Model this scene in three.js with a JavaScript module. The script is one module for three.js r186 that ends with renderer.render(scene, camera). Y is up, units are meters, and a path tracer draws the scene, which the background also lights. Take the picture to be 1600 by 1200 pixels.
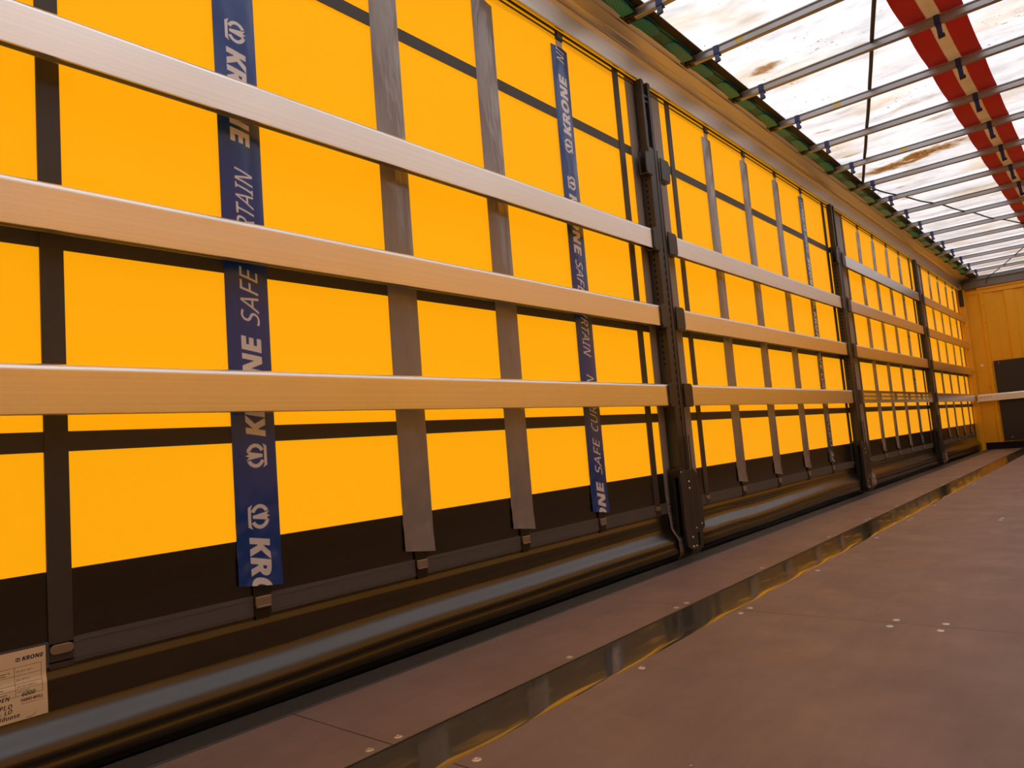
import * as THREE from 'three';
import { mergeGeometries } from 'three/addons/utils/BufferGeometryUtils.js';
import { ImprovedNoise } from 'three/addons/math/ImprovedNoise.js';
import { RoundedBoxGeometry } from 'three/addons/geometries/RoundedBoxGeometry.js';

// ---------------------------------------------------------------- camera, sky, sun, exposure
const scene = new THREE.Scene();
const camera = new THREE.PerspectiveCamera(55.976, 4 / 3, 0.05, 60);
camera.position.set(1.826, 0.62, 0);
camera.up.set(0.11997575, 0.99264819, 0.01598107);
camera.lookAt(1.826 - 0.64171419, 0.62 + 0.08982274, -0.76166579);
scene.background = new THREE.Color(0.94, 0.98, 1.06);
const sun = new THREE.DirectionalLight(0xfaf9ff, 3.7);
sun.position.set(-2.6, 13, -3); sun.target.position.set(1.2, 0, -7);
sun.castShadow = true; sun.shadow.mapSize.set(2048, 2048); sun.shadow.radius = 3;
Object.assign(sun.shadow.camera, { left: -10, right: 10, top: 10, bottom: -10, near: 1, far: 40 });
scene.add(sun, sun.target);
const renderer = new THREE.WebGLRenderer({ antialias: true });
renderer.toneMapping = THREE.LinearToneMapping;
renderer.toneMappingExposure = 1.42;
renderer.shadowMap.enabled = true;

// ---------------------------------------------------------------- helpers
const ZF = -13.75, ZR = 0.6, W = 2.48, RX = W;            // bulkhead, rear doors, width between the rail planes
const noise = new ImprovedNoise();
const N = (x, y, z = 0.37) => noise.noise(x, y, z);
const fbm = (x, y, z = 0.37, o = 4) => { let s = 0, a = 0.5; for (let i = 0; i < o; i++) { s += a * N(x, y, z + i * 7.1); x *= 2.03; y *= 2.03; a *= 0.5; } return s; };
let seed = 7; const rnd = () => { seed = (seed * 1664525 + 1013904223) >>> 0; return seed / 4294967296; };
const clamp = (x, a = 0, b = 1) => Math.min(b, Math.max(a, x)), mix = (a, b, t) => a + (b - a) * t;
const smooth = (a, b, x) => { const t = clamp((x - a) / (b - a)); return t * t * (3 - 2 * t); };
const used = {};
function numbered(name) { const n = used[name] = (used[name] ?? -1) + 1; return n ? name + '_' + String(n).padStart(3, '0') : name; }
function shadow(o) { o.castShadow = true; o.receiveShadow = true; return o; }
function part(name, geo, m, parent) {
  const g = Array.isArray(geo) ? mergeGeometries(geo.map((x) => x.index ? x.toNonIndexed() : x)) : geo;
  const o = shadow(new THREE.Mesh(g, m)); o.name = name; parent.add(o); return o;
}
function thing(name, label, category, pos = [0, 0, 0], group) {
  const o = new THREE.Group(); o.name = numbered(name); o.position.set(...pos); o.userData = { label, category };
  if (group) o.userData.group = group;
  scene.add(o); return o;
}
function structure(name, pos = [0, 0, 0]) { const o = new THREE.Group(); o.name = name; o.userData = { kind: 'structure' }; o.position.set(...pos); scene.add(o); return o; }
function clone(root, pos, label) { const c = root.clone(); c.name = numbered(root.name.replace(/_\d+$/, '')); c.userData = { ...root.userData, label }; c.position.set(...pos); scene.add(c); return c; }
const box = (x0, x1, y0, y1, z0, z1) => { const g = new THREE.BoxGeometry(Math.abs(x1 - x0), Math.abs(y1 - y0), Math.abs(z1 - z0)); g.translate((x0 + x1) / 2, (y0 + y1) / 2, (z0 + z1) / 2); return g; };
const rbox = (x0, x1, y0, y1, z0, z1, r = 0.003) => { const g = new RoundedBoxGeometry(Math.abs(x1 - x0), Math.abs(y1 - y0), Math.abs(z1 - z0), 2, r); g.translate((x0 + x1) / 2, (y0 + y1) / 2, (z0 + z1) / 2); return g; };
// a closed profile [[a, b], ...] (counter-clockwise) swept along the third axis; u runs round the profile, v along the sweep, both in metres
function sweep(profile, t0, t1, axis = 'z', cuts = 1) {
  const P = [], U = [], I = [], n = profile.length; let s = 0;
  const put = (a, b, t) => axis === 'z' ? P.push(a, b, t) : axis === 'y' ? P.push(a, t, b) : P.push(t, b, a);
  for (let i = 0; i < n; i++) {
    const [a0, b0] = profile[i], [a1, b1] = profile[(i + 1) % n], l = Math.hypot(a1 - a0, b1 - b0);
    for (let k = 0; k < cuts; k++) {
      const ta = mix(t0, t1, k / cuts), tb = mix(t0, t1, (k + 1) / cuts), o = P.length / 3;
      put(a0, b0, ta); put(a1, b1, ta); put(a1, b1, tb); put(a0, b0, tb);
      U.push(s, ta, s + l, ta, s + l, tb, s, tb); I.push(o, o + 1, o + 2, o, o + 2, o + 3);
    }
    s += l;
  }
  const tri = THREE.ShapeUtils.triangulateShape(profile.map((p) => new THREE.Vector2(...p)), []);
  for (const t of [t0, t1]) { const o = P.length / 3; for (const [a, b] of profile) { put(a, b, t); U.push(a, b); } for (const [a, b, c] of tri) t === t0 ? I.push(o + a, o + c, o + b) : I.push(o + a, o + b, o + c); }
  if ((axis === 'z') !== (t1 > t0)) for (let i = 0; i < I.length; i += 3) [I[i + 1], I[i + 2]] = [I[i + 2], I[i + 1]];
  const g = new THREE.BufferGeometry();
  g.setAttribute('position', new THREE.Float32BufferAttribute(P, 3)); g.setAttribute('uv', new THREE.Float32BufferAttribute(U, 2)); g.setIndex(I);
  const f = g.toNonIndexed(); f.computeVertexNormals(); return f;
}
// a sheet: f(a, b) -> [x, y, z] for a, b in 0..1, uv(a, b) optional
function sheet(f, na, nb, uv = (a, b) => [a, b]) {
  const P = [], U = [], I = [];
  for (let j = 0; j <= nb; j++) for (let i = 0; i <= na; i++) { P.push(...f(i / na, j / nb)); U.push(...uv(i / na, j / nb)); }
  for (let j = 0; j < nb; j++) for (let i = 0; i < na; i++) { const o = j * (na + 1) + i; I.push(o, o + 1, o + na + 2, o, o + na + 2, o + na + 1); }
  const g = new THREE.BufferGeometry();
  g.setAttribute('position', new THREE.Float32BufferAttribute(P, 3)); g.setAttribute('uv', new THREE.Float32BufferAttribute(U, 2)); g.setIndex(I); g.computeVertexNormals(); return g;
}
function dataTex(w, h, f, { srgb = false, repeat } = {}) {
  const d = new Uint8Array(w * h * 4);
  for (let y = 0; y < h; y++) for (let x = 0; x < w; x++) { const c = f(x / w, y / h, x, y), i = (y * w + x) * 4; for (let k = 0; k < 3; k++) d[i + k] = clamp(Array.isArray(c) ? c[k] : c) * 255; d[i + 3] = 255; }
  const t = new THREE.DataTexture(d, w, h); t.magFilter = THREE.LinearFilter; t.minFilter = THREE.LinearMipmapLinearFilter; t.generateMipmaps = true;
  t.wrapS = t.wrapT = THREE.RepeatWrapping; if (srgb) t.colorSpace = THREE.SRGBColorSpace; if (repeat) t.repeat.set(...repeat); t.needsUpdate = true; return t;
}
function canvasTex(w, h, draw) { const c = document.createElement('canvas'); c.width = w; c.height = h; draw(c.getContext('2d'), w, h); const t = new THREE.CanvasTexture(c); t.colorSpace = THREE.SRGBColorSpace; t.anisotropy = 8; return t; }
const lin = (r, g, b) => new THREE.Color().setRGB(r, g, b);
const std = (c, roughness, metalness = 0, more = {}) => new THREE.MeshPhysicalMaterial({ color: c, roughness, metalness, ...more });

// ---------------------------------------------------------------- materials
const streak = dataTex(256, 128, (u, v) => 0.97 + 0.10 * fbm(u * 40, v * 1, 1.3, 3), { repeat: [4, 0.5] });
const streakRough = dataTex(256, 128, (u, v) => 0.87 + 0.16 * fbm(u * 30, v * 1, 5.3, 3), { repeat: [4, 0.5] });
const yellowPVC = std(lin(0.96, 0.385, 0.003), 1, 0, { specularIntensity: 0.35, transmission: 0.5, thickness: 0, side: THREE.DoubleSide });
const whitePVCtex = roofTexture();
const whitePVC = std(lin(0.83, 0.83, 0.83), 1, 0, { map: whitePVCtex, transmission: 0.56, thickness: 0, side: THREE.DoubleSide });
const redPVC = std(lin(0.40, 0.010, 0.014), 1, 0, { transmission: 0.14, thickness: 0, side: THREE.DoubleSide });
const blackPVC = std(lin(0.012, 0.010, 0.0085), 0.24, 0, { ior: 1.8, side: THREE.DoubleSide });
const bandPVC = std(lin(0.052, 0.047, 0.046), 0.5);
const trimPVC = std(lin(0.095, 0.094, 0.10), 0.6);
const aluminium = std(lin(0.96, 0.95, 0.92), 0.35, 1, { map: streak, anisotropy: 0.45, roughnessMap: streakRough });
const silver = std(lin(0.80, 0.80, 0.80), 0.28, 1, { map: streak, anisotropy: 0.5, roughnessMap: streakRough });
const headerAlu = std(lin(0.70, 0.70, 0.70), 0.36, 1);
const bowAlu = std(lin(0.40, 0.41, 0.43), 0.4, 0.7);
const darkSteel = std(lin(0.045, 0.043, 0.044), 0.38, 0.25);
const blackHole = std(lin(0.004, 0.004, 0.004), 0.9);
const zinc = std(lin(0.7, 0.68, 0.65), 0.35, 1);
const greenPlastic = std(lin(0.006, 0.48, 0.62), 0.4, 0, { map: latticeTexture() });
const greenDark = std(lin(0.005, 0.17, 0.20), 0.45);
const edgeTape = std(lin(0.05, 0.04, 0.025), 0.8);
const blueStrap = std(lin(0.012, 0.022, 0.12), 0.5);
const blackPlastic = std(lin(0.012, 0.011, 0.011), 0.45);
const stickerYellow = std(lin(0.72, 0.55, 0.02), 0.5);
const whiteWeb = std(lin(0.55, 0.52, 0.47), 0.7);
const hookMetal = std(lin(0.33, 0.27, 0.20), 0.5, 0.6);
const greyCover = std(lin(0.27, 0.25, 0.255), 0.18, 0, { clearcoat: 0.4, clearcoatRoughness: 0.18, bumpMap: dataTex(64, 512, (u, v) => 0.5 + 0.5 * fbm(u * 3.5, v * 14, 2.2, 3)), bumpScale: 0.010 });
const bulkYellow = std(lin(0.78, 0.40, 0.003), 0.42);
const beamGrey = std(lin(0.16, 0.15, 0.145), 0.5, 0.3);
const kickPlate = std(lin(0.022, 0.019, 0.018), 0.5);
const boardTex = dataTex(512, 512, (u, v) => { const d = fbm(u * 6, v * 6, 3.1, 4), s = fbm(u * 60, v * 8, 8.2, 2); const k = 1 + 0.16 * d + 0.08 * s; return [0.60 * k, 0.505 * k, 0.485 * k]; }, { srgb: true, repeat: [0.5, 0.5] });
const waffle = dataTex(64, 64, (u, v) => 0.5 + 0.25 * Math.sin(u * Math.PI * 16) + 0.25 * Math.sin(v * Math.PI * 16), { repeat: [40, 40] });
const boardRough = dataTex(256, 256, (u, v) => 0.62 + 0.35 * fbm(u * 8, v * 8, 6.6, 4), { repeat: [0.7, 0.7] });
const board = std(lin(0.66, 0.67, 0.68), 0.75, 0, { map: boardTex, roughnessMap: boardRough, bumpMap: waffle, bumpScale: 0.00025, sheen: 1, sheenColor: lin(0.30, 0.26, 0.27), sheenRoughness: 0.6 });
const channelRough = dataTex(256, 1024, (u, v) => 0.4 + 1.6 * Math.max(0, fbm(u * 5, v * 90, 4.4, 4) - 0.1), {});
const channelSteel = std(lin(0.22, 0.215, 0.195), 0.22, 0.75, { roughnessMap: channelRough });
const rimSteel = std(lin(0.05, 0.05, 0.05), 0.42, 0.2);
const doorGrey = std(lin(0.45, 0.45, 0.44), 0.5);
const webOlive = std(lin(0.045, 0.042, 0.032), 0.75);

function latticeTexture() {
  return dataTex(128, 128, (u, v) => { const a = Math.abs(((u + v) * 8) % 1 - 0.5), b = Math.abs(((u - v + 4) * 8) % 1 - 0.5); const hole = a > 0.17 && b > 0.17 ? 0.25 : 1; return hole; }, { repeat: [6, 6] });
}
function roofTexture() {   // u: across (0..2.2 m), v: along (z from ZR to ZF): white cloth with wrinkle shading painted into the colour, soft dirt clouds, dark leaf specks and brown stains
  const spots = [[0.42, -4.28, 0.13, 0.08, 0.9], [0.52, -6.82, 0.36, 0.14, 1.2], [0.86, -6.72, 0.40, 0.14, 1.2], [0.33, -5.55, 0.08, 0.03, 0.7], [0.36, -6.25, 0.1, 0.03, 0.7], [0.45, -7.5, 0.07, 0.04, 0.6], [0.62, -5.3, 0.2, 0.05, 0.22], [0.9, -5.6, 0.2, 0.07, 0.3], [1.75, -5.4, 0.2, 0.08, 0.35], [1.62, -5.9, 0.2, 0.06, 0.4], [0.4, -7.95, 0.08, 0.03, 0.5], [1.0, -6.0, 0.12, 0.04, 0.4], [0.9, -13.4, 0.5, 0.12, 0.5], [0.9, -4.5, 0.12, 0.06, 0.35]];
  return dataTex(640, 2048, (u, v) => {
    const x = 0.14 + u * 2.2, z = mix(ZR, ZF, v);
    const foldShade = fbm(x * 2.2 + 0.8 * N(x, z * 2), z * 7, 1.7, 4), fine = fbm(x * 12, z * 30, 9.1, 3);
    let c = [0.935 + 0.26 * Math.min(0.1, foldShade) + 0.10 * fine, 0, 0]; c[1] = c[0] * 0.998; c[2] = c[0] * 0.992;
    const cloud = smooth(0.06, 0.36, fbm(x * 1.3 + 4, z * 1.6, 3.9, 4)); c = [c[0] * (1 - 0.05 * cloud), c[1] * (1 - 0.11 * cloud), c[2] * (1 - 0.19 * cloud)];
    for (const [sx, sz, rx, rz, k] of spots) {
      if (Math.abs(x - sx) > 1.6 * rx || Math.abs(z - sz) > 0.12 * 1.6 * rx + 1.6 * rz) continue;
      const d = Math.hypot((x - sx) / rx, (z - sz - 0.12 * (x - sx)) / rz) + 0.9 * fbm(x * 9, z * 14, 2.5, 4);
      const m = k * smooth(1.0, 0.25, d) * (0.7 + 0.3 * smooth(-0.1, 0.15, fbm(x * 45, z * 70, 5.5, 2)));
      c = [mix(c[0], 0.50, m), mix(c[1], 0.33, m), mix(c[2], 0.15, m)];
    }
    const speck = smooth(0.30, 0.42, fbm(x * 48, z * 60, 7.7, 2)) * smooth(0.02, 0.3, fbm(x * 1.7, z * 3.1, 6.2, 3)); c = c.map((q) => q * (1 - 0.7 * speck));
    return c;
  }, { srgb: true });
}

// ---------------------------------------------------------------- lettering on the straps
const FONT = '100px sans-serif', FONTB = 'bold 100px sans-serif';
function word(ctx, text, bold, x0, len, h, slant) {   // text with baseline at 0, starting at x0, len long, capitals h tall
  ctx.save(); ctx.font = bold ? FONTB : FONT; ctx.textAlign = 'left'; ctx.textBaseline = 'alphabetic';
  const w = ctx.measureText(text).width; ctx.translate(x0, 0); ctx.transform(1, 0, -slant, 1, 0, 0); ctx.scale(len / w, h / 71.4);
  ctx.fillText(text, 0, 0); if (bold) { ctx.lineWidth = 5; ctx.lineJoin = 'miter'; ctx.strokeText(text, 0, 0); } ctx.restore();
}
function crown(ctx, x0, len, h) {   // the round crown emblem: two horns, a forked centre, a bar with raised tips underneath
  ctx.save(); ctx.translate(x0, 0); ctx.scale(len / 100, h / 78);
  ctx.lineWidth = 15; ctx.lineCap = 'butt';
  for (const s of [0, Math.PI]) { ctx.beginPath(); ctx.ellipse(50, -44, 40, 33, 0, s - 1.12, s + 1.05); ctx.stroke(); }
  ctx.beginPath(); ctx.moveTo(44, -14); ctx.lineTo(35, -70); ctx.lineTo(30, -84); ctx.lineTo(44, -72); ctx.lineTo(50, -86); ctx.lineTo(56, -72); ctx.lineTo(70, -84); ctx.lineTo(65, -70); ctx.lineTo(56, -14); ctx.closePath(); ctx.fill();
  ctx.beginPath(); ctx.moveTo(2, -14); ctx.lineTo(16, -8); ctx.lineTo(84, -8); ctx.lineTo(98, -14); ctx.lineTo(88, 4); ctx.lineTo(12, 4); ctx.closePath(); ctx.fill();
  ctx.restore();
}
const KY = 0.9927, TOP = 2.545, BOT = 0.30, SW = 0.134;     // the cover's top, bottom and width
const ky = (y) => 0.62 + (y - 0.62) * KY;
function strapTexture(items, ground) {
  const H = 2048, Wd = 160, px = H / (TOP - BOT);
  return canvasTex(Wd, H, (ctx) => {
    ctx.fillStyle = ground; ctx.fillRect(0, 0, Wd, H);
    ctx.fillStyle = ctx.strokeStyle = '#e6e8ef';
    for (const [kind, dir, a, b] of items) {              // a: y where the item begins in reading order, b: where it ends
      const ya = (TOP - ky(a)) * px, len = Math.abs(ky(a) - ky(b)) * px, cap = 0.43 * Wd;
      ctx.save(); ctx.translate(dir === 'down' ? 0.28 * Wd : 0.74 * Wd, ya); ctx.rotate(dir === 'down' ? Math.PI / 2 : -Math.PI / 2);
      if (kind === 'crown') crown(ctx, 0, len, cap * 1.02); else word(ctx, kind, kind === 'KRONE', 0, len, kind === 'KRONE' ? cap : cap * 0.98, kind === 'KRONE' ? 0.12 : 0.24);
      ctx.restore();
    }
  });
}
const blockDown = (y) => [['crown', 'down', y, y - 0.073], ['KRONE', 'down', y - 0.087, y - 0.385], ['SAFE', 'down', y - 0.411, y - 0.572], ['CURTAIN', 'down', y - 0.60, y - 0.873]];
const blockUp = (y) => [['CURTAIN', 'up', y - 0.277, y - 0.008], ['SAFE', 'up', y - 0.473, y - 0.308], ['KRONE', 'up', y - 0.797, y - 0.505], ['crown', 'up', y - 0.882, y - 0.809]];
const printB = [['CURTAIN', 'up', 2.13, 2.42], ...blockDown(1.972).slice(0, 2), ...blockUp(1.507), ...blockDown(0.526)];
const printE = [['CURTAIN', 'down', 2.76, 2.49], ['KRONE', 'up', 2.105, 2.409], ['crown', 'up', 2.02, 2.095], ...blockDown(1.907), ...blockUp(0.938)];
const printL = [...blockUp(2.53), ['crown', 'down', 1.66, 1.587], ['KRONE', 'down', 1.57, 1.275], ['SAFE', 'down', 1.24, 1.08], ['CURTAIN', 'down', 1.05, 0.77], ['CURTAIN', 'up', 0.42, 0.69], ['SAFE', 'up', 0.2, 0.385]];
const NAVY = '#0f429b', SLATE = '#3a4b74';
const coverMat = (items, ground) => std(lin(1, 1, 1), 0.26, 0, { map: strapTexture(items, ground), clearcoat: 0.4, clearcoatRoughness: 0.18, bumpMap: greyCover.bumpMap, bumpScale: 0.006 });
const matB = coverMat(printB, NAVY), matE = coverMat(printE, NAVY), matL = coverMat(printL, SLATE);

// ---------------------------------------------------------------- the left wall: a curtain of yellow cloth with welded bands and a black skirt
const CX = -0.07, K = 0.9896;                                   // plane of the curtain; depths along it were measured on a plane 2 cm further out
const POSTS = [-3.545, -6.93, -10.38];
const skirtX = (y) => -0.070 + 0.006 * smooth(0.214, 0.190, y) + 0.002 * smooth(0.19, 0.14, y) + 0.046 * smooth(0.126, 0.040, y) - 0.002 * smooth(0.045, 0.03, y) + 0.004 * smooth(0.030, 0.014, y) - 0.06 * smooth(0.0, -0.06, y);
const skirtCurve = Array.from({ length: 101 }, (_, i) => { const y = mix(0.30, -0.07, i / 100); return { x: skirtX(y), y }; });
function skirtAt(t, z) {                                         // t 0..1 down the skirt
  const p = skirtCurve[Math.round(t * 100)];
  let near = 0; for (const q of POSTS) near = Math.max(near, Math.exp(-Math.pow((z - q + 0.04) / 0.13, 2)));
  const lift = clamp(-z / 6.3) * 0.05 * smooth(0.28, 0.5, t) * smooth(1, 0.7, t);
  const wave = 0.010 * N(z * 1.3, 2.2) * smooth(0.26, 0.5, t);
  return [CX + (p.x - CX) * (1 - 0.55 * near) * (1 + 0.12 * N(z * 0.7, 8.4)) + wave * smooth(0, .2, t) * .3, p.y + lift + wave, z];
}
function curtainX(y, z) { return CX - 0.010 * (0.5 + 0.5 * N(z * 1.1, y * 0.8, 4.1)) - 0.006 * Math.abs(N(z * 2.4, y * 1.1, 9.3)) * smooth(0.5, 2.4, y); }
const wallLeft = structure('wall_left');
{
  const ZA = 0.5;
  part('curtain_cloth', sheet((a, b) => { const z = mix(ZA, ZF, a), y = mix(0.425, 2.72, b); return [curtainX(y, z), y, z]; }, 260, 36), yellowPVC, wallLeft);
  part('curtain_skirt_panel', sheet((a, b) => [CX - 0.001, mix(0.28, 0.430, b), mix(ZA, ZF, a)], 20, 2), blackPVC, wallLeft);
  part('curtain_skirt', sheet((a, b) => skirtAt(1 - b, mix(ZA, ZF, a)), 420, 100), blackPVC, wallLeft);
  part('skirt_webbing', [box(CX, CX + 0.0035, 0.220, 0.276, ZA, ZF), box(CX, CX + 0.0045, 0.264, 0.269, ZA, ZF), box(CX, CX + 0.0045, 0.227, 0.230, ZA, ZF)], trimPVC, wallLeft);
  part('cloth_band', box(CX - 0.002, CX + 0.0015, 2.168, 2.217, ZA, ZF), bandPVC, wallLeft);
  part('cloth_band', box(CX - 0.002, CX + 0.0015, 1.183, 1.262, ZA, ZF), bandPVC, wallLeft);
  part('cloth_band', box(CX - 0.002, CX + 0.0015, 0.700, 0.747, ZA, ZF), bandPVC, wallLeft);
  part('hem_cord', [box(CX, CX + 0.004, 2.600, 2.607, ZA, ZF), box(CX, CX + 0.006, 2.624, 2.634, ZA, ZF)], blackPlastic, wallLeft);
  // narrow upright bands, each ending in an oval plate on the skirt webbing
  for (const [z, w] of [[-0.594, 0.05], [-3.325, 0.05], [-3.905, 0.05], [-6.83, 0.055], [-7.39, 0.055], [-10.26, 0.06], [-10.93, 0.06], [-13.62, 0.05]]) {
    const b = part('upright_band', box(CX - 0.002, CX + 0.0045, 0.215, 2.63, z - w / 2, z + w / 2), bandPVC, wallLeft);
    const s = new THREE.Shape(); s.absarc(0.013, 0, 0.0095, -Math.PI / 2, Math.PI / 2); s.absarc(-0.013, 0, 0.0095, Math.PI / 2, Math.PI * 1.5); s.closePath();
    const g = new THREE.ExtrudeGeometry(s, { depth: 0.002, bevelEnabled: true, bevelSize: 0.0015, bevelThickness: 0.0015, bevelSegments: 2, curveSegments: 12 });
    g.rotateY(Math.PI / 2); g.translate(CX + 0.0055, 0.256, z); part('oval_plate', g, hookMetal, b);
  }
  // broad overlap strips behind the posts, following the skirt down to the floor edge
  for (const [za, zb] of [[-3.425, -3.80], [-6.985, -7.36], [-10.52, -10.87]]) {
    part('overlap_strip', box(CX - 0.001, CX + 0.003, 0.28, 2.63, za, zb), std(lin(0.28, 0.26, 0.26), 0.5), wallLeft);
    part('overlap_strip', sheet((a, b) => { const p = skirtAt(1 - b, mix(za, zb + 0.10, a)); p[0] += 0.004; p[1] += 0.002; return p; }, 8, 100), std(lin(0.28, 0.26, 0.26), 0.5, 0, { side: THREE.DoubleSide }), wallLeft);
  }
}

// ---------------------------------------------------------------- cant rail (aluminium profile above the curtain), both sides
const cantProfile = [[-0.050, 2.640], [-0.046, 2.624], [-0.036, 2.620], [-0.032, 2.625], [-0.037, 2.630], [-0.031, 2.653], [-0.023, 2.680], [-0.014, 2.707], [-0.004, 2.727], [0.002, 2.730], [0.004, 2.736], [0.030, 2.739], [0.032, 2.735], [0.037, 2.736], [0.039, 2.741], [0.082, 2.752], [0.084, 2.747], [0.092, 2.749], [0.094, 2.756], [0.106, 2.760], [0.108, 2.755], [0.120, 2.758], [0.122, 2.79], [0.10, 2.83], [-0.10, 2.83], [-0.10, 2.66], [-0.050, 2.66]];
const trim1 = structure('trim_1'); part('cant_rail', sweep(cantProfile, ZR, ZF), headerAlu, trim1);
const trim2 = structure('trim_2'); part('cant_rail', sweep(cantProfile.map(([x, y]) => [RX - x, y]).reverse(), ZR, ZF), headerAlu, trim2);

// ---------------------------------------------------------------- floor: brown coated boards, steel channels, dark edge rims
const floor = structure('floor');
part('light_blocking_slab', box(-0.10, RX + 0.10, -0.16, -0.075, ZR, ZF - 0.1), rimSteel, floor);  // unseen slab added to keep sky light out below the skirts
const JOINTS = [0.58, -1.048, -2.446, -4.953, -7.40, -9.90, -12.40, ZF];
function uvFloor(g) { const p = g.attributes.position, u = g.attributes.uv; for (let i = 0; i < p.count; i++) u.setXY(i, p.getX(i) + 0.3, -p.getZ(i)); return g; }
for (let i = 0; i + 1 < JOINTS.length; i++) for (const [x0, x1] of [[0.133, 0.522], [0.705, 1.775], [1.958, RX - 0.133]])
  part('floorboard', uvFloor(rbox(x0, x1, -0.03, 0.0, JOINTS[i] - 0.0015, JOINTS[i + 1] + 0.0015, 0.0015)), board, floor);
{
  const head = new THREE.LatheGeometry([[0, 0.0012], [0.004, 0.0008], [0.0045, 0.0022], [0.0085, 0.0018], [0.0105, 0]].map((p) => new THREE.Vector2(...p)), 16);
  const screw = (x, z) => part('screw', head, zinc, floor).position.set(x, 0.0002, z);
  for (let i = 1; i < JOINTS.length - 1; i++) for (const x of [0.495, 0.738, 1.205, 1.339]) { screw(x, JOINTS[i] + 0.045); screw(x, JOINTS[i] - 0.036); }
  for (const z of [-1.74, -3.21, -4.17, -5.7, -6.55, -8.2, -9.1]) { screw(0.495, z); screw(0.738, z); }
  const dot = new THREE.CylinderGeometry(0.003, 0.003, 0.0016, 8);
  for (const [x, z] of [[0.269, -0.965], [0.184, -1.983], [0.30, -2.9], [1.121, -1.268]]) part('rivet', dot, zinc, floor).position.set(x, 0.0004, z);
}
for (const [n, xa, xb] of [['trim_3', 0.524, 0.703], ['trim_4', 1.956, 1.777]]) {   // polished channel, its inner edge rolled down unevenly
  const t = structure(n);
  part('floor_channel', sheet((a, b) => {
    const z = mix(ZR, ZF + 0.05, b), x = mix(xa, xb, a), d = Math.abs(x - xb);
    const w = 0.5 + 0.5 * Math.sin(z * 15.5 + 2.2 * N(z * 1.1, 3.3)), start = 0.008 + 0.018 * w * w;
    const roll = d < start ? Math.pow((start - d) / start, 2) * start * 0.09 : 0;
    return [x, -0.0015 - roll + 0.0004 * N(x * 9, z * 2.5, 6.1), z];
  }, 40, 900), channelSteel, t);
  part('channel_lip', [box(Math.min(xa, xb) - 0.003, Math.min(xa, xb), -0.02, 0.0008, ZR, ZF), box(Math.max(xa, xb), Math.max(xa, xb) + 0.003, -0.02, -0.003, ZR, ZF)], rimSteel, t);
}
for (const [n, s] of [['trim_5', 1], ['trim_6', -1]]) {
  const t = structure(n), X = (x) => s > 0 ? x : RX - x;
  const prof = [[0.014, -0.05], [0.131, -0.05], [0.131, 0.0], [0.128, 0.002], [0.035, 0.002], [0.030, 0.0005], [0.018, -0.002], [0.014, -0.006]].map(([x, y]) => [X(x), y]);
  part('floor_rim', sweep(s > 0 ? prof : prof.reverse(), ZR, ZF), rimSteel, t);
  part('floor_rim_plate', box(X(-0.1), X(0.131), -0.078, -0.05, ZR, ZF), rimSteel, t);
}

// ---------------------------------------------------------------- roof tarpaulin
const BOW0 = -3.165, STEP = 0.655, BOWS = []; for (let k = -2; k <= 15; k++) BOWS.push(BOW0 - STEP * k);
const roofY = (x, z) => { const t = ((z - BOW0) / STEP) % 1, f = Math.sin(Math.PI * (t < 0 ? t + 1 : t)) * smooth(0.215, 0.45, Math.min(x, RX - x)); return 2.787 + 0.012 * Math.sin(Math.PI * clamp((x - 0.17) / 2.14)) - 0.020 * f + 0.006 * N(x * 3, z * 4) * f; };
const ceiling = structure('ceiling');
part('roof_cloth', sheet((a, b) => { const x = mix(0.17, RX - 0.17, a), z = mix(ZR, ZF - 0.05, b); return [x, roofY(x, z) + 0.004, z]; }, 44, 440, (a, b) => [a * 2.14 / 2.2 + 0.0136, b]), whitePVC, ceiling);
for (const [x0, x1] of [[1.128, 1.240], [1.308, 1.418]]) part('red_band', sheet((a, b) => { const x = mix(x0, x1, a), z = mix(ZR, ZF, b); return [x, roofY(x, z), z]; }, 4, 440), redPVC, ceiling);
const tickTex = canvasTex(64, 512, (c, w, h) => { c.fillStyle = '#caa878'; c.fillRect(0, 0, w, h); c.fillStyle = '#a5742f'; for (let i = 0; i < 16; i++) c.fillRect(w * (i % 5 ? 0.45 : 0.32), i * h / 16, w * 0.34, 3); });
tickTex.wrapT = THREE.RepeatWrapping; tickTex.repeat.set(1, 45);
part('tan_band', sheet((a, b) => { const x = mix(1.238, 1.310, a), z = mix(ZR, ZF, b); return [x, roofY(x, z) - 0.0012, z]; }, 4, 440), std(lin(1, 1, 1), 1, 0, { map: tickTex, transmission: 0.25, thickness: 0, side: THREE.DoubleSide }), ceiling);
for (const s of [1, -1]) part('shaded_edge_tape', box(s > 0 ? 0.09 : RX - 0.09, s > 0 ? 0.232 : RX - 0.232, 2.7845, 2.7895, ZR, ZF), edgeTape, ceiling);  // reinforced tarpaulin edge; the shade on it is put into the dark olive

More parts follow.
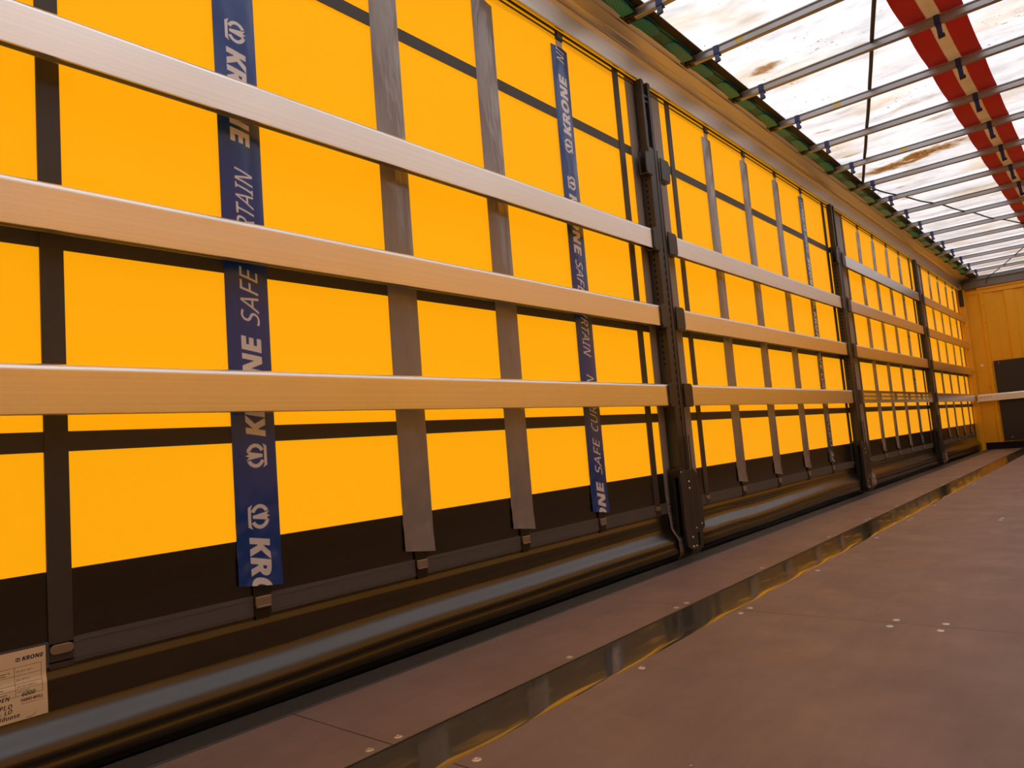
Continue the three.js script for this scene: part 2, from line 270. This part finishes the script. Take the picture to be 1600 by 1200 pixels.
// ---------------------------------------------------------------- roof bows
const bowProfile = [[-0.017, 2.736], [-0.013, 2.733], [0.013, 2.733], [0.017, 2.736], [0.017, 2.744], [0.0145, 2.747], [0.0145, 2.766], [0.025, 2.771], [0.025, 2.776], [-0.025, 2.776], [-0.025, 2.771], [-0.0145, 2.766], [-0.0145, 2.747], [-0.017, 2.744]];
function loopStrap(bow, x, tilt, drop = 0.052) {
  const g = [rbox(x - 0.015, x + 0.015, 2.730, 2.778, 0.0145, 0.0255, 0.002), rbox(x - 0.015, x + 0.015, 2.727, 2.733, -0.02, 0.0255, 0.002)];
  const tail = rbox(-0.013, 0.013, -drop, 0, -0.003, 0.003, 0.002); tail.rotateX(-0.35); tail.rotateZ(tilt); tail.translate(x + 0.003, 2.731, 0.018);
  part('loop_strap', [...g, tail], blueStrap, bow);
  const bk = rbox(-0.017, 0.017, -drop - 0.016, -drop + 0.007, -0.005, 0.006, 0.003); bk.rotateX(-0.35); bk.rotateZ(tilt * 1.4); bk.translate(x + 0.003, 2.731, 0.018);
  part('buckle', bk, blackPlastic, bow);
}
const ORD = ['first', 'second', 'third', 'fourth', 'fifth', 'sixth', 'seventh', 'eighth', 'ninth', 'tenth', 'eleventh', 'twelfth', 'thirteenth', 'fourteenth', 'fifteenth', 'sixteenth', 'seventeenth', 'eighteenth'];
const bow0 = thing('roof_bow', '', 'roof bow', [0, 0, BOWS[0]], 'roof bows');
part('bow_tube', sweep(bowProfile, 0.175, RX - 0.175, 'x'), bowAlu, bow0);
loopStrap(bow0, 0.315, 0.12); loopStrap(bow0, 1.292, 0.1, 0.095);
for (const s of [1, -1]) {
  const X = (x) => s > 0 ? x : RX - x;
  part('carriage', [rbox(X(0.105), X(0.185), 2.752, 2.790, -0.045, 0.045, 0.004), rbox(X(0.125), X(0.195), 2.742, 2.756, -0.03, 0.03, 0.003), rbox(X(0.118), X(0.150), 2.735, 2.75, -0.018, 0.018, 0.003)], blackPlastic, bow0);
}
BOWS.forEach((z, i) => {
  const n = BOWS.length - 1 - i;
  const label = n === 0 ? 'aluminium roof bow nearest the yellow bulkhead, carrying blue loop straps' : n < 4 ? `aluminium roof bow, ${ORD[n]} out from the yellow bulkhead` : i < 2 ? `aluminium roof bow ${i ? 'just above the top edge of the photo' : 'overhead, closest to the rear doors'}` : `aluminium roof bow, ${ORD[i - 2]} down from the top of the photo`;
  const b = i ? clone(bow0, [0, 0, z], label) : bow0; b.userData.label = label;
  if ([3, 5, 7].includes(i)) { b.userData.label += ', with a yellow sticker'; part('sticker', box(0.43 + 0.13 * (i - 3) * 0.5, 0.47 + 0.13 * (i - 3) * 0.5, 2.7475, 2.7655, 0.0146, 0.0152), stickerYellow, b); }
});
// green folding linkage between neighbouring bows: two lattice plates and a plain hinge between them
const link0 = thing('roof_linkage', '', 'linkage', [0, 0, BOWS[1]], 'green folding linkages along the roof edge');
{
  const zb = -STEP;
  const plate = (s) => {   // s 0: plate leaving the near bow, 1: plate arriving at the far bow
    const z0 = s ? zb + 0.04 : -0.04, z1 = s ? zb + 0.265 : -0.265, ya = 2.748, yb = 2.766;
    const P = [[0.118, 0], [0.183, 0], [0.190, 0.25], [0.183, 0.85], [0.165, 1], [0.118, 1]];
    const sh = new THREE.Shape(P.map(([x, t]) => new THREE.Vector2(x, t))); const g = new THREE.ExtrudeGeometry(sh, { depth: 0.006, bevelEnabled: false });
    const p = g.attributes.position, u = g.attributes.uv;
    for (let k = 0; k < p.count; k++) { const x = p.getX(k), t = p.getY(k), d = p.getZ(k), z = mix(z0, z1, t); u.setXY(k, x, z); p.setXYZ(k, x, mix(ya, yb, t) + d - 0.10 * (x - 0.118) + 0.004, z); }
    g.computeVertexNormals(); return g;
  };
  const fix = (g) => { const i = g.index; if (i) return g; return g; };
  for (const s of [0, 1]) {
    const pl = part('lattice_plate', fix(plate(s)), greenPlastic, link0);
    const z0 = s ? zb + 0.04 : -0.04, z1 = s ? zb + 0.265 : -0.265;
    const curve = new THREE.CatmullRomCurve3([[0.184, 2.748, z0], [0.191, 2.754, mix(z0, z1, 0.3)], [0.185, 2.764, mix(z0, z1, 0.85)]].map((v) => new THREE.Vector3(...v)));
    part('plate_edge', new THREE.TubeGeometry(curve, 10, 0.0028, 6), greenDark, pl);
  }
  part('hinge', [rbox(0.118, 0.176, 2.770, 2.776, zb + 0.255, -0.255, 0.002), rbox(0.110, 0.190, 2.7785, 2.7835, zb + 0.03, -0.03, 0.002)], greenDark, link0);
}
for (let i = 1; i < BOWS.length - 1; i++) {
  const n = BOWS.length - 2 - i, label = i === 1 ? 'green folding roof linkage cut by the top edge of the photo' : n < 3 ? `small green folding roof linkage, ${ORD[n]} out from the bulkhead corner` : `green folding roof linkage just beyond the ${ORD[i - 2]} roof bow from the top`;
  const l = i === 1 ? link0 : clone(link0, [0, 0, BOWS[i]], label); l.userData.label = label;
}
// dark tension cords zigzagging between tarpaulin and bows
function cord(label, pts, r) {
  const o = thing('pull_cord', label, 'cord');
  const pv = pts.map(([x, z, y]) => new THREE.Vector3(x, y ?? roofY(x, z) - 0.016, z)), q = [];
  for (let i = 0; i + 1 < pv.length; i++) for (let k = 0; k < 6; k++) { const v = pv[i].clone().lerp(pv[i + 1], k / 6); if (k || i) v.y -= pts[0][2] ? 0 : 0.006 * Math.sin(v.z * 9); q.push(v); }
  q.push(pv.at(-1)); part('cord', new THREE.TubeGeometry(new THREE.CatmullRomCurve3(q), 80, r, 6), webOlive, o);
}
cord('dark roof cord running upright in the photo, from the carriage edge towards the red band', [[1.60, -2.3], [1.085, -4.02], [0.78, -5.15], [0.235, -7.08]], 0.012);
cord('thin dark roof cord slanting from the left carriage edge down to the far red band', [[0.235, -7.2], [0.39, -7.82], [0.58, -8.44], [0.775, -9.15], [0.965, -9.82], [1.2, -10.45], [1.6, -11.6]], 0.008);
cord('short dark roof cord slanting over the bows down to the bulkhead beam', [[1.10, -11.6, 2.765], [0.60, -13.2, 2.765], [0.375, -13.68, 2.73], [0.33, -13.71, 2.62]], 0.007);

// ---------------------------------------------------------------- aluminium side rails
const railProfile = (h) => { const p = [[-0.028, 0], [-0.0255, 0], [-0.0255, 0.034], [-0.0035, 0.034], [-0.0035, 0], [-0.001, 0], [0, 0.001]]; for (let k = 0; k <= 8; k++) { const a = k / 8 * Math.PI / 2; p.push([-0.018 + 0.018 * Math.cos(a), h - 0.018 + 0.018 * Math.sin(a)]); } p.push([-0.028, h]); return p; };
const RH = 0.116, Y3 = 0.782, Y2 = 1.208, Y1 = 1.631, Y0 = 2.056;
const ENDS = [[ZR - 0.03, POSTS[0] + 0.125], [POSTS[0] - 0.162, POSTS[1] + 0.125], [POSTS[1] - 0.162, POSTS[2] + 0.125], [POSTS[2] - 0.162, ZF + 0.06]];
const BAY = ['nearest bay', 'second bay', 'third bay', 'farthest bay'];
function rail(bay, y, m, label) {
  const o = thing('side_rail', label, 'rail', [0, y, 0], 'horizontal rails along the curtain wall'), [z0, z1] = ENDS[bay];
  part('rail_board', sweep(railProfile(RH), z0 + 0.02, z1 - 0.03 * (bay < 3), 'z', 12), m, o);
  return o;
}
for (let b = 0; b < 4; b++) {
  rail(b, Y1, aluminium, b < 2 ? `pale aluminium rail, topmost of the three in the ${BAY[b]}` : `aluminium rail, second from the top of four in the ${BAY[b]}`);
  rail(b, Y2, aluminium, b < 2 ? `aluminium rail, middle of the three in the ${BAY[b]}` : `aluminium rail, third from the top of four in the ${BAY[b]}`);
  if (b < 2) rail(b, Y3, aluminium, `golden-looking aluminium rail with a bright top edge, lowest in the ${BAY[b]}`);
}
rail(2, Y0, silver, 'shiny silver rail, topmost in the third bay');
rail(3, Y0, aluminium, 'aluminium rail, topmost in the farthest bay near the bulkhead');
rail(3, Y3, silver, 'silver rail, lowest in the farthest bay, meeting the bulkhead bar');
{   // lashing rail with rows of slots
  const o = thing('side_rail', 'silver rail with rows of small slots, lowest in the third bay', 'rail', [0, Y3, 0], 'horizontal rails along the curtain wall'), [z0, z1] = ENDS[2];
  const s = new THREE.Shape(); s.moveTo(z1, 0); s.lineTo(z0, 0); s.lineTo(z0, RH); s.lineTo(z1, RH); s.closePath();
  for (let g = 0; g < 5; g++) for (let k = 0; k < 11; k++) for (const yy of [0.030, 0.068]) {
    const za = z0 - 0.09 - g * 0.63 - k * 0.046; if (za - 0.03 < z1 + 0.05) continue;
    const h = new THREE.Path(); h.moveTo(za, yy); h.lineTo(za - 0.021, yy); h.lineTo(za - 0.021, yy + 0.024); h.lineTo(za, yy + 0.024); h.closePath(); s.holes.push(h);
  }
  const g = new THREE.ExtrudeGeometry(s, { depth: 0.0015, bevelEnabled: false }); g.rotateY(-Math.PI / 2); // (z,y,d) -> (-d, y, z)
  part('rail_board', [g, box(-0.020, -0.0005, 0, 0.003, z1, z0), box(-0.020, -0.0005, RH - 0.003, RH, z1, z0)], silver, o);
  part('end_bracket', [rbox(-0.024, 0.003, -0.004, 0.03, z1, z1 + 0.07, 0.003)], zinc, o);
}

// ---------------------------------------------------------------- posts
const post0 = thing('sliding_post', 'black slotted steel post between the nearest and second bays, the largest post', 'post', [0, 0, POSTS[0]], 'sliding posts along the curtain wall');
{
  const d = 0.003;   // [x, z] outline with a slotted middle groove and a narrow side groove
  const outline = [[-0.06, -0.056], [-0.06, 0.056], [-0.003, 0.056], [0, 0.053], [0, 0.006], [-d, 0.005], [-d, -0.012], [0, -0.013], [0, -0.036], [-0.01, -0.037], [-0.01, -0.041], [0, -0.042], [0, -0.053], [-0.003, -0.056]];
  part('column', sweep(outline, 0.03, 2.215, 'y'), darkSteel, post0);
  part('hanger', [rbox(-0.05, -0.008, 2.16, 2.612, 0.022, 0.050, 0.003), rbox(-0.05, -0.008, 2.16, 2.612, -0.050, -0.022, 0.003), rbox(-0.05, -0.044, 2.16, 2.612, -0.05, 0.05, 0.002), rbox(-0.045, -0.014, 2.52, 2.535, -0.03, 0.03, 0.002), rbox(-0.045, -0.014, 2.49, 2.50, -0.03, 0.03, 0.002), rbox(-0.04, -0.02, 2.33, 2.39, -0.004, 0.006, 0.002)], darkSteel, post0);
  const slots = []; for (let y = 0.70; y < 1.66; y += 0.042) slots.push(rbox(-0.012, -d + 0.0012, y, y + 0.026, -0.011, 0.004, 0.002));
  part('slot_row', slots, blackHole, post0);
  const holes = []; for (let y = 1.0; y < 2.1; y += 0.032) holes.push(box(-0.038, -0.026, y, y + 0.014, 0.0555, 0.0566)); part('hole_row', holes, blackHole, post0);
  const pocket = (y, s) => {   // front lip with clipped outer corners, outer web, floor
    const a = s > 0 ? 0.049 : -0.060, b = s > 0 ? 0.108 : -0.155, c = 0.012 * Math.sign(b - a);
    const h = 0.122, pts = [[a, 0], [b - c, 0], [b, 0.012], [b, h - 0.014], [b - c, h], [a, h]].map(([z, q]) => new THREE.Vector2(z, q));
    const g = new THREE.ExtrudeGeometry(new THREE.Shape(pts), { depth: 0.005, bevelEnabled: true, bevelSize: 0.0015, bevelThickness: 0.0015, bevelSegments: 1 });
    g.rotateY(-Math.PI / 2); g.translate(0.0075, y - 0.004, 0);
    part('rail_pocket', [g, box(-0.034, 0.006, y - 0.008, y - 0.002, a, b), box(-0.036, -0.031, y - 0.006, y + h, a, b)], darkSteel, post0);
  };
  for (const y of [Y0, Y1, Y2, Y3]) { pocket(y, 1); pocket(y, -1); }
  const foot = new THREE.Shape([[0.100, 0.045], [0.112, 0.14], [0.112, 0.405], [0.092, 0.435], [-0.070, 0.435], [-0.098, 0.415], [-0.142, 0.30], [-0.142, 0.125], [-0.110, 0.110], [-0.095, 0.020], [0.045, 0.020]].map(([z, y]) => new THREE.Vector2(z * 0.86, y)));
  const hole = new THREE.Path([[-0.030, 0.03], [-0.055, 0.03], [-0.055, 0.10], [-0.030, 0.11]].map(([z, y]) => new THREE.Vector2(z, y))); foot.holes.push(hole);
  const g = new THREE.ExtrudeGeometry(foot, { depth: 0.010, bevelEnabled: true, bevelSize: 0.002, bevelThickness: 0.002, bevelSegments: 2 }); g.rotateY(-Math.PI / 2); g.translate(0.014, 0, 0);
  const ribs = []; for (const z of [0.030, 0.008, -0.040, -0.066]) ribs.push(rbox(0.012, 0.0175, 0.13, 0.62 - 0.2 * (Math.abs(z) > 0.05), z - 0.003, z + 0.003, 0.002));
  part('side_bracket', [rbox(-0.058, -0.022, 0.10, 0.45, 0.050, 0.098, 0.006), rbox(-0.05, 0.012, 0.40, 0.45, 0.06, 0.098, 0.006)], blackPlastic, post0);
  part('foot_plate', [g, ...ribs, box(-0.06, 0.01, 0.0, 0.03, -0.06, 0.04)], darkSteel, post0);
  for (const [y, z, r] of [[0.375, 0.012, 0.006], [0.340, 0.012, 0.006], [0.128, -0.024, 0.005], [0.086, 0.028, 0.006], [0.036, 0.030, 0.007], [0.036, -0.005, 0.006], [0.143, -0.09, 0.005], [0.43, 0.09, 0.004]]) {
    const b = new THREE.LatheGeometry([[0, r * 0.8], [r * 0.6, r * 0.7], [r, 0]].map((p) => new THREE.Vector2(...p)), 12); b.rotateZ(-Math.PI / 2); b.translate(0.016, y, z); part('bolt', b, zinc, post0);
  }
  clone(post0, [0, 0, POSTS[1]], 'black slotted steel post between the second and third bays, middle of the three posts');
  clone(post0, [0, 0, POSTS[2]], 'black slotted steel post between the third and farthest bays, smallest of the three posts');
}

// ---------------------------------------------------------------- tension straps on the curtain
const coverGeo = (w) => sheet((a, b) => {
  const y = mix(BOT, TOP, b), q = a - 0.5, crumple = smooth(0.62, 0.30, y) * 0.004 * N(q * 6, y * 26, 2.1);
  return [0.0035 + 0.006 * (1 - 4 * q * q) + 0.0022 * N(q * 5, y * 2.3, 3.3) + crumple + 0.004 * smooth(0.40, 0.30, y), y - 0.018 * q * smooth(0.5, 0.3, y), -q * w];
}, 12, 160);
function makeStrap(m, label, z, group) {
  const o = thing('tension_strap', label, 'strap', [CX, 0, z], group);
  part('cover', coverGeo(SW), m, o);
  part('lower_webbing', [box(0.003, 0.007, 0.222, 0.315, -0.026, 0.026), box(0.003, 0.006, 0.21, 0.225, -0.022, 0.022)], blackPlastic, o);
  part('hook', [rbox(0.006, 0.014, 0.246, 0.272, -0.024, 0.024, 0.003), rbox(0.008, 0.016, 0.241, 0.247, -0.022, 0.022, 0.002)], hookMetal, o);
  part('upper_webbing', box(0.003, 0.006, TOP - 0.03, TOP + 0.04, -0.027, 0.022), whiteWeb, o);
  const bk = part('buckle', [rbox(0.003, 0.011, TOP + 0.035, TOP + 0.085, -0.03, 0.026, 0.003)], blackPlastic, o);
  part('clasp', rbox(0.010, 0.013, TOP + 0.045, TOP + 0.073, -0.018, 0.014, 0.002), trimPVC, bk);
  return o;
}
const G1 = 'grey tension straps', G2 = 'printed blue tension straps';
const sB = makeStrap(matB, 'broad blue strap with white lettering, leftmost in the nearest bay', -1.092, G2);
const sC = makeStrap(greyCover, 'glossy grey strap next to the broad blue strap in the nearest bay', -1.688, G1);
const sE = makeStrap(matE, 'blue strap with white lettering, close to the largest black post', -2.805, G2);
clone(sC, [CX, 0, -2.248], 'glossy grey strap between two others, just left of the narrower lettered blue strap');
const order = ['leftmost of the three grey ones', 'middle of the three grey ones', 'rightmost of the three grey ones'];
[-4.42, -5.03, -5.645].forEach((z, i) => clone(sC, [CX, 0, z], `grey strap in the second bay, ${order[i]} there`));
const sL = makeStrap(matL, 'slate strap with white lettering at the right end of the second bay', -6.235, G2);
[-7.937, -8.508, -9.098].forEach((z, i) => clone(sC, [CX, 0, z], `grey strap in the third bay, ${order[i]} there`));
clone(sL, [CX, 0, -9.697], 'slate strap with white lettering at the right end of the third bay');
[-11.46, -12.06, -12.68].forEach((z, i) => clone(sC, [CX, 0, z], `small grey strap in the farthest bay, ${order[i]} there`));
clone(sL, [CX, 0, -13.26], 'slate lettered strap in the farthest bay, beside the yellow bulkhead');

// ---------------------------------------------------------------- paper label on the skirt
{
  const o = thing('information_label', 'cream printed label with handwriting on the black skirt at the lower left', 'label', [0, 0, 0]);
  const ZL = -0.335, ZE = -0.562, Y0_ = 0.128, Y1_ = 0.272, PX = 4400, w = Math.round((ZL - ZE) * PX), h = Math.round((Y1_ - Y0_) * PX);
  const tex = canvasTex(w, h, (c) => {
    c.fillStyle = '#f0dcb8'; c.fillRect(0, 0, w, h); c.fillStyle = c.strokeStyle = '#1b2450';
    c.save(); c.translate(w - 255, 98); crown(c, 0, 44, 34); word(c, 'KRONE', true, 52, 180, 36, 0.2); c.restore();
    c.strokeStyle = '#3a3530'; c.lineWidth = 3; const T = [40, 150, w - 80, 262]; c.strokeRect(...T);
    for (const y of [228, 305, 352]) { c.beginPath(); c.moveTo(40, y); c.lineTo(w - 40, y); c.stroke(); }
    c.beginPath(); c.moveTo(w - 262, 150); c.lineTo(w - 262, 412); c.stroke(); c.beginPath(); c.moveTo(w - 560, 150); c.lineTo(w - 560, 412); c.stroke();
    c.fillStyle = '#3a3530'; c.font = '24px sans-serif'; c.fillText('EN ISO 1421', w - 248, 200); c.fillText('EN 1875.3', w - 248, 278); c.fillText('EN ISO 2286-2', w - 248, 338); c.fillText('ISO 3759', w - 248, 384);
    for (const [x, y, n] of [[w - 440, 196, 110], [w - 440, 216, 110], [w - 320, 196, 20], [w - 420, 338, 60], [w - 440, 384, 110]]) for (let k = 0; k < n; k += 11) c.fillRect(x + k, y - 12, 7, 10);
    c.strokeStyle = c.fillStyle = '#15131c'; c.font = 'bold 52px sans-serif'; c.save(); c.transform(1, -0.02, -0.2, 1, 0, 0); c.fillText('DEN', w - 330, 446); c.fillText('6000', w - 130, 442); c.fillText('BPI.O', w - 330, 520); c.fillText('t. LO', w - 300, 566); c.fillText('Hduose', w - 300, 618); c.restore();
    c.lineWidth = 4; c.beginPath(); c.moveTo(w - 180, 618); c.quadraticCurveTo(w - 140, 632, w - 100, 596); c.stroke();
    c.fillStyle = '#b5322c'; c.save(); c.translate(w - 225, 470); word(c, 'FABRI-MOLL', true, 0, 185, 26, 0.15); c.restore(); c.font = 'bold 15px sans-serif'; c.fillText('Fabri-Moll GmbH & Co. KG', w - 222, 494);
  });
  const g = sheet((a, b) => {
    const y = mix(Y0_, Y1_, b), z = mix(ZL, ZE, a); let best = 0, bd = 9; for (let k = 0; k <= 100; k++) { const p = skirtAt(k / 100, z); if (Math.abs(p[1] - y) < bd && p[1] > 0.08) { bd = Math.abs(p[1] - y); best = p[0]; } }
    return [best + 0.006, y, z];
  }, 24, 24);
  part('printed_sheet', g, std(lin(1, 1, 1), 0.6, 0, { map: tex, side: THREE.DoubleSide }), o);
}

// ---------------------------------------------------------------- front bulkhead
const wallFront = structure('wall_front', [0, 0, ZF]);
{
  part('back_panel', box(-0.12, RX + 0.12, -0.1, 2.84, -0.10, -0.03), bulkYellow, wallFront);
  // corner posts, side strips, then the corrugated middle panel (x, z outline swept upwards)
  for (const s of [1, -1]) {
    const X = (x) => s > 0 ? x : RX - x, ord = (p) => s > 0 ? p : p.reverse();
    part('corner_post', sweep(ord([[-0.09, -0.03], [-0.09, 0.055], [-0.03, 0.055], [0.028, 0.040], [0.034, 0.012], [0.034, -0.03]].map(([x, z]) => [X(x), z])), -0.02, 2.62, 'y'), bulkYellow, wallFront);
    part('side_strip', sweep(ord([[0.034, -0.03], [0.034, 0.0], [0.12, 0.0], [0.20, -0.004], [0.23, 0.014], [0.262, 0.014], [0.272, 0.004], [0.272, -0.03]].map(([x, z]) => [X(x), z])), 0.108, 2.56, 'y'), bulkYellow, wallFront);
    const riv = new THREE.SphereGeometry(0.006, 8, 6);
    for (const y of [0.17, 0.42, 0.62, 1.02, 1.30, 1.62, 2.02, 2.30]) part('rivet', riv, blackPlastic, wallFront).position.set(X(0.262), y, 0.015);
    for (const y of [0.30, 0.36, 0.58, 0.64, 1.25, 1.98]) part('rivet', riv, blackPlastic, wallFront).position.set(X(0.005), y, 0.045);
  }
  const cor = [[0.272, -0.03], [0.272, 0.0]]; for (let x = 0.40; x < 2.1; x += 0.27) cor.push([x, 0.0], [x + 0.03, -0.020], [x + 0.13, -0.020], [x + 0.16, 0.0]); cor.push([RX - 0.272, 0], [RX - 0.272, -0.03]);
  part('corrugated_panel', sweep(cor, 0.108, 2.50, 'y'), bulkYellow, wallFront);
  part('top_ledge', [rbox(0.03, RX - 0.03, 2.50, 2.565, -0.03, 0.012, 0.004), rbox(0.20, RX - 0.20, 2.565, 2.60, -0.03, 0.03, 0.006)], bulkYellow, wallFront);
  const b = part('top_beam', [rbox(0.0, RX, 2.60, 2.735, -0.03, 0.05, 0.006), box(-0.1, RX + 0.1, 2.735, 2.84, -0.10, 0.02)], beamGrey, wallFront);
  part('beam_flange', rbox(0.05, RX - 0.05, 2.722, 2.736, 0.05, 0.075, 0.003), beamGrey, b);
  part('corner_gusset', sweep([[0.0, 2.735], [0.0, 2.66], [0.08, 2.70], [0.19, 2.735]], 0.05, 0.08), edgeTape, wallFront);
  part('dark_bracket', rbox(-0.05, 0.01, 2.33, 2.60, 0.06, 0.11, 0.004), blackPlastic, wallFront);
  const k = part('kick_panel', rbox(0.290, RX - 0.29, 0.125, 1.395, 0.004, 0.022, 0.003), kickPlate, wallFront);
  const riv = new THREE.SphereGeometry(0.009, 10, 6); for (const [x, y] of [[0.36, 1.36], [0.40, 0.18], [1.0, 1.36], [1.0, 0.18], [1.8, 1.36]]) part('rivet', riv, zinc, k).position.set(x, y, 0.022);
  part('bottom_gap_shade', box(0.034, RX - 0.034, 0.0, 0.108, -0.03, -0.02), blackHole, wallFront);  // black strip painting the shade in the gap below the panels
  part('sticker', box(0.110, 0.152, 1.330, 1.364, 0.0, 0.002), std(lin(0.85, 0.85, 0.88), 0.5), wallFront);
  part('drain_gutter', rbox(0.17, 0.265, 1.0, 1.008, 0.0, 0.02, 0.002), bulkYellow, wallFront);
}
{
  const o = thing('bulkhead_bar', 'pale aluminium bar running level across the dark panel of the bulkhead', 'bar', [0, 0.768, ZF + 0.075]);
  part('bar_board', sweep([[-0.014, 0], [0.012, 0], [0.014, 0.003], [0.014, 0.095], [0.002, 0.112], [-0.014, 0.112]], 0.02, RX - 0.02, 'x'), std(lin(0.86, 0.85, 0.83), 0.45, 0.8), o);
  const holes = []; for (let x = 0.06; x < 0.22; x += 0.045) holes.push(rbox(x, x + 0.014, 0.052, 0.062, 0.0135, 0.0146, 0.001)); part('slot_row', holes, blackHole, o);
  part('corner_clamp', rbox(0.0, 0.035, -0.012, 0.016, -0.02, 0.024, 0.004), zinc, o);
}

// ---------------------------------------------------------------- what closes the space behind the camera: right curtain wall and rear doors
const wallRight = structure('wall_right', [RX, 0, 0]);
{
  part('curtain_cloth', sheet((a, b) => [-CX + 0.003, mix(0.425, 2.72, b), mix(0.5, ZF, a)], 40, 4), yellowPVC, wallRight);
  part('curtain_skirt', sheet((a, b) => { const p = skirtAt(1 - b, mix(0.5, ZF, a)); return [-p[0], p[1], p[2]]; }, 60, 50), blackPVC, wallRight);
  part('curtain_skirt_panel', sheet((a, b) => [-CX + 0.001, mix(0.28, 0.43, b), mix(0.5, ZF, a)], 4, 1), blackPVC, wallRight);
  for (const [y0, y1] of [[2.168, 2.217], [1.183, 1.262], [0.70, 0.747]]) part('cloth_band', box(-CX - 0.002, -CX + 0.002, y0, y1, 0.5, ZF), bandPVC, wallRight);
  for (const z of [-1.09, -2.805, -6.235, -9.70]) part('strap', box(-CX - 0.008, -CX - 0.004, BOT, TOP, z - SW / 2, z + SW / 2), std(new THREE.Color(NAVY), 0.3), wallRight);
  for (const z of [-0.5, -1.688, -2.248, -4.42, -5.03, -5.645, -7.94, -8.51, -9.1, -11.46, -12.06, -12.68]) part('strap', box(-CX - 0.008, -CX - 0.004, BOT, TOP, z - SW / 2, z + SW / 2), greyCover, wallRight);
  for (const z of POSTS) part('post', box(-0.001, 0.06, 0, 2.6, z - 0.056, z + 0.056), darkSteel, wallRight);
  ENDS.forEach(([z0, z1]) => { for (const y of [Y3, Y2, Y1]) part('rail', sweep(railProfile(RH).map(([x, h]) => [-x, y + h]).reverse(), z0, z1, 'z'), aluminium, wallRight); });
}
const wallRear = structure('wall_rear', [0, 0, ZR]);
for (const x of [-0.1, RX / 2 + 0.004]) { const d = part('door_leaf', rbox(x, x + RX / 2 + 0.096, -0.1, 2.84, 0, 0.05, 0.005), doorGrey, wallRear); part('lock_rod', rbox(x + 0.9, x + 0.93, 0, 2.7, -0.03, 0, 0.005), zinc, d); }

renderer.render(scene, camera);
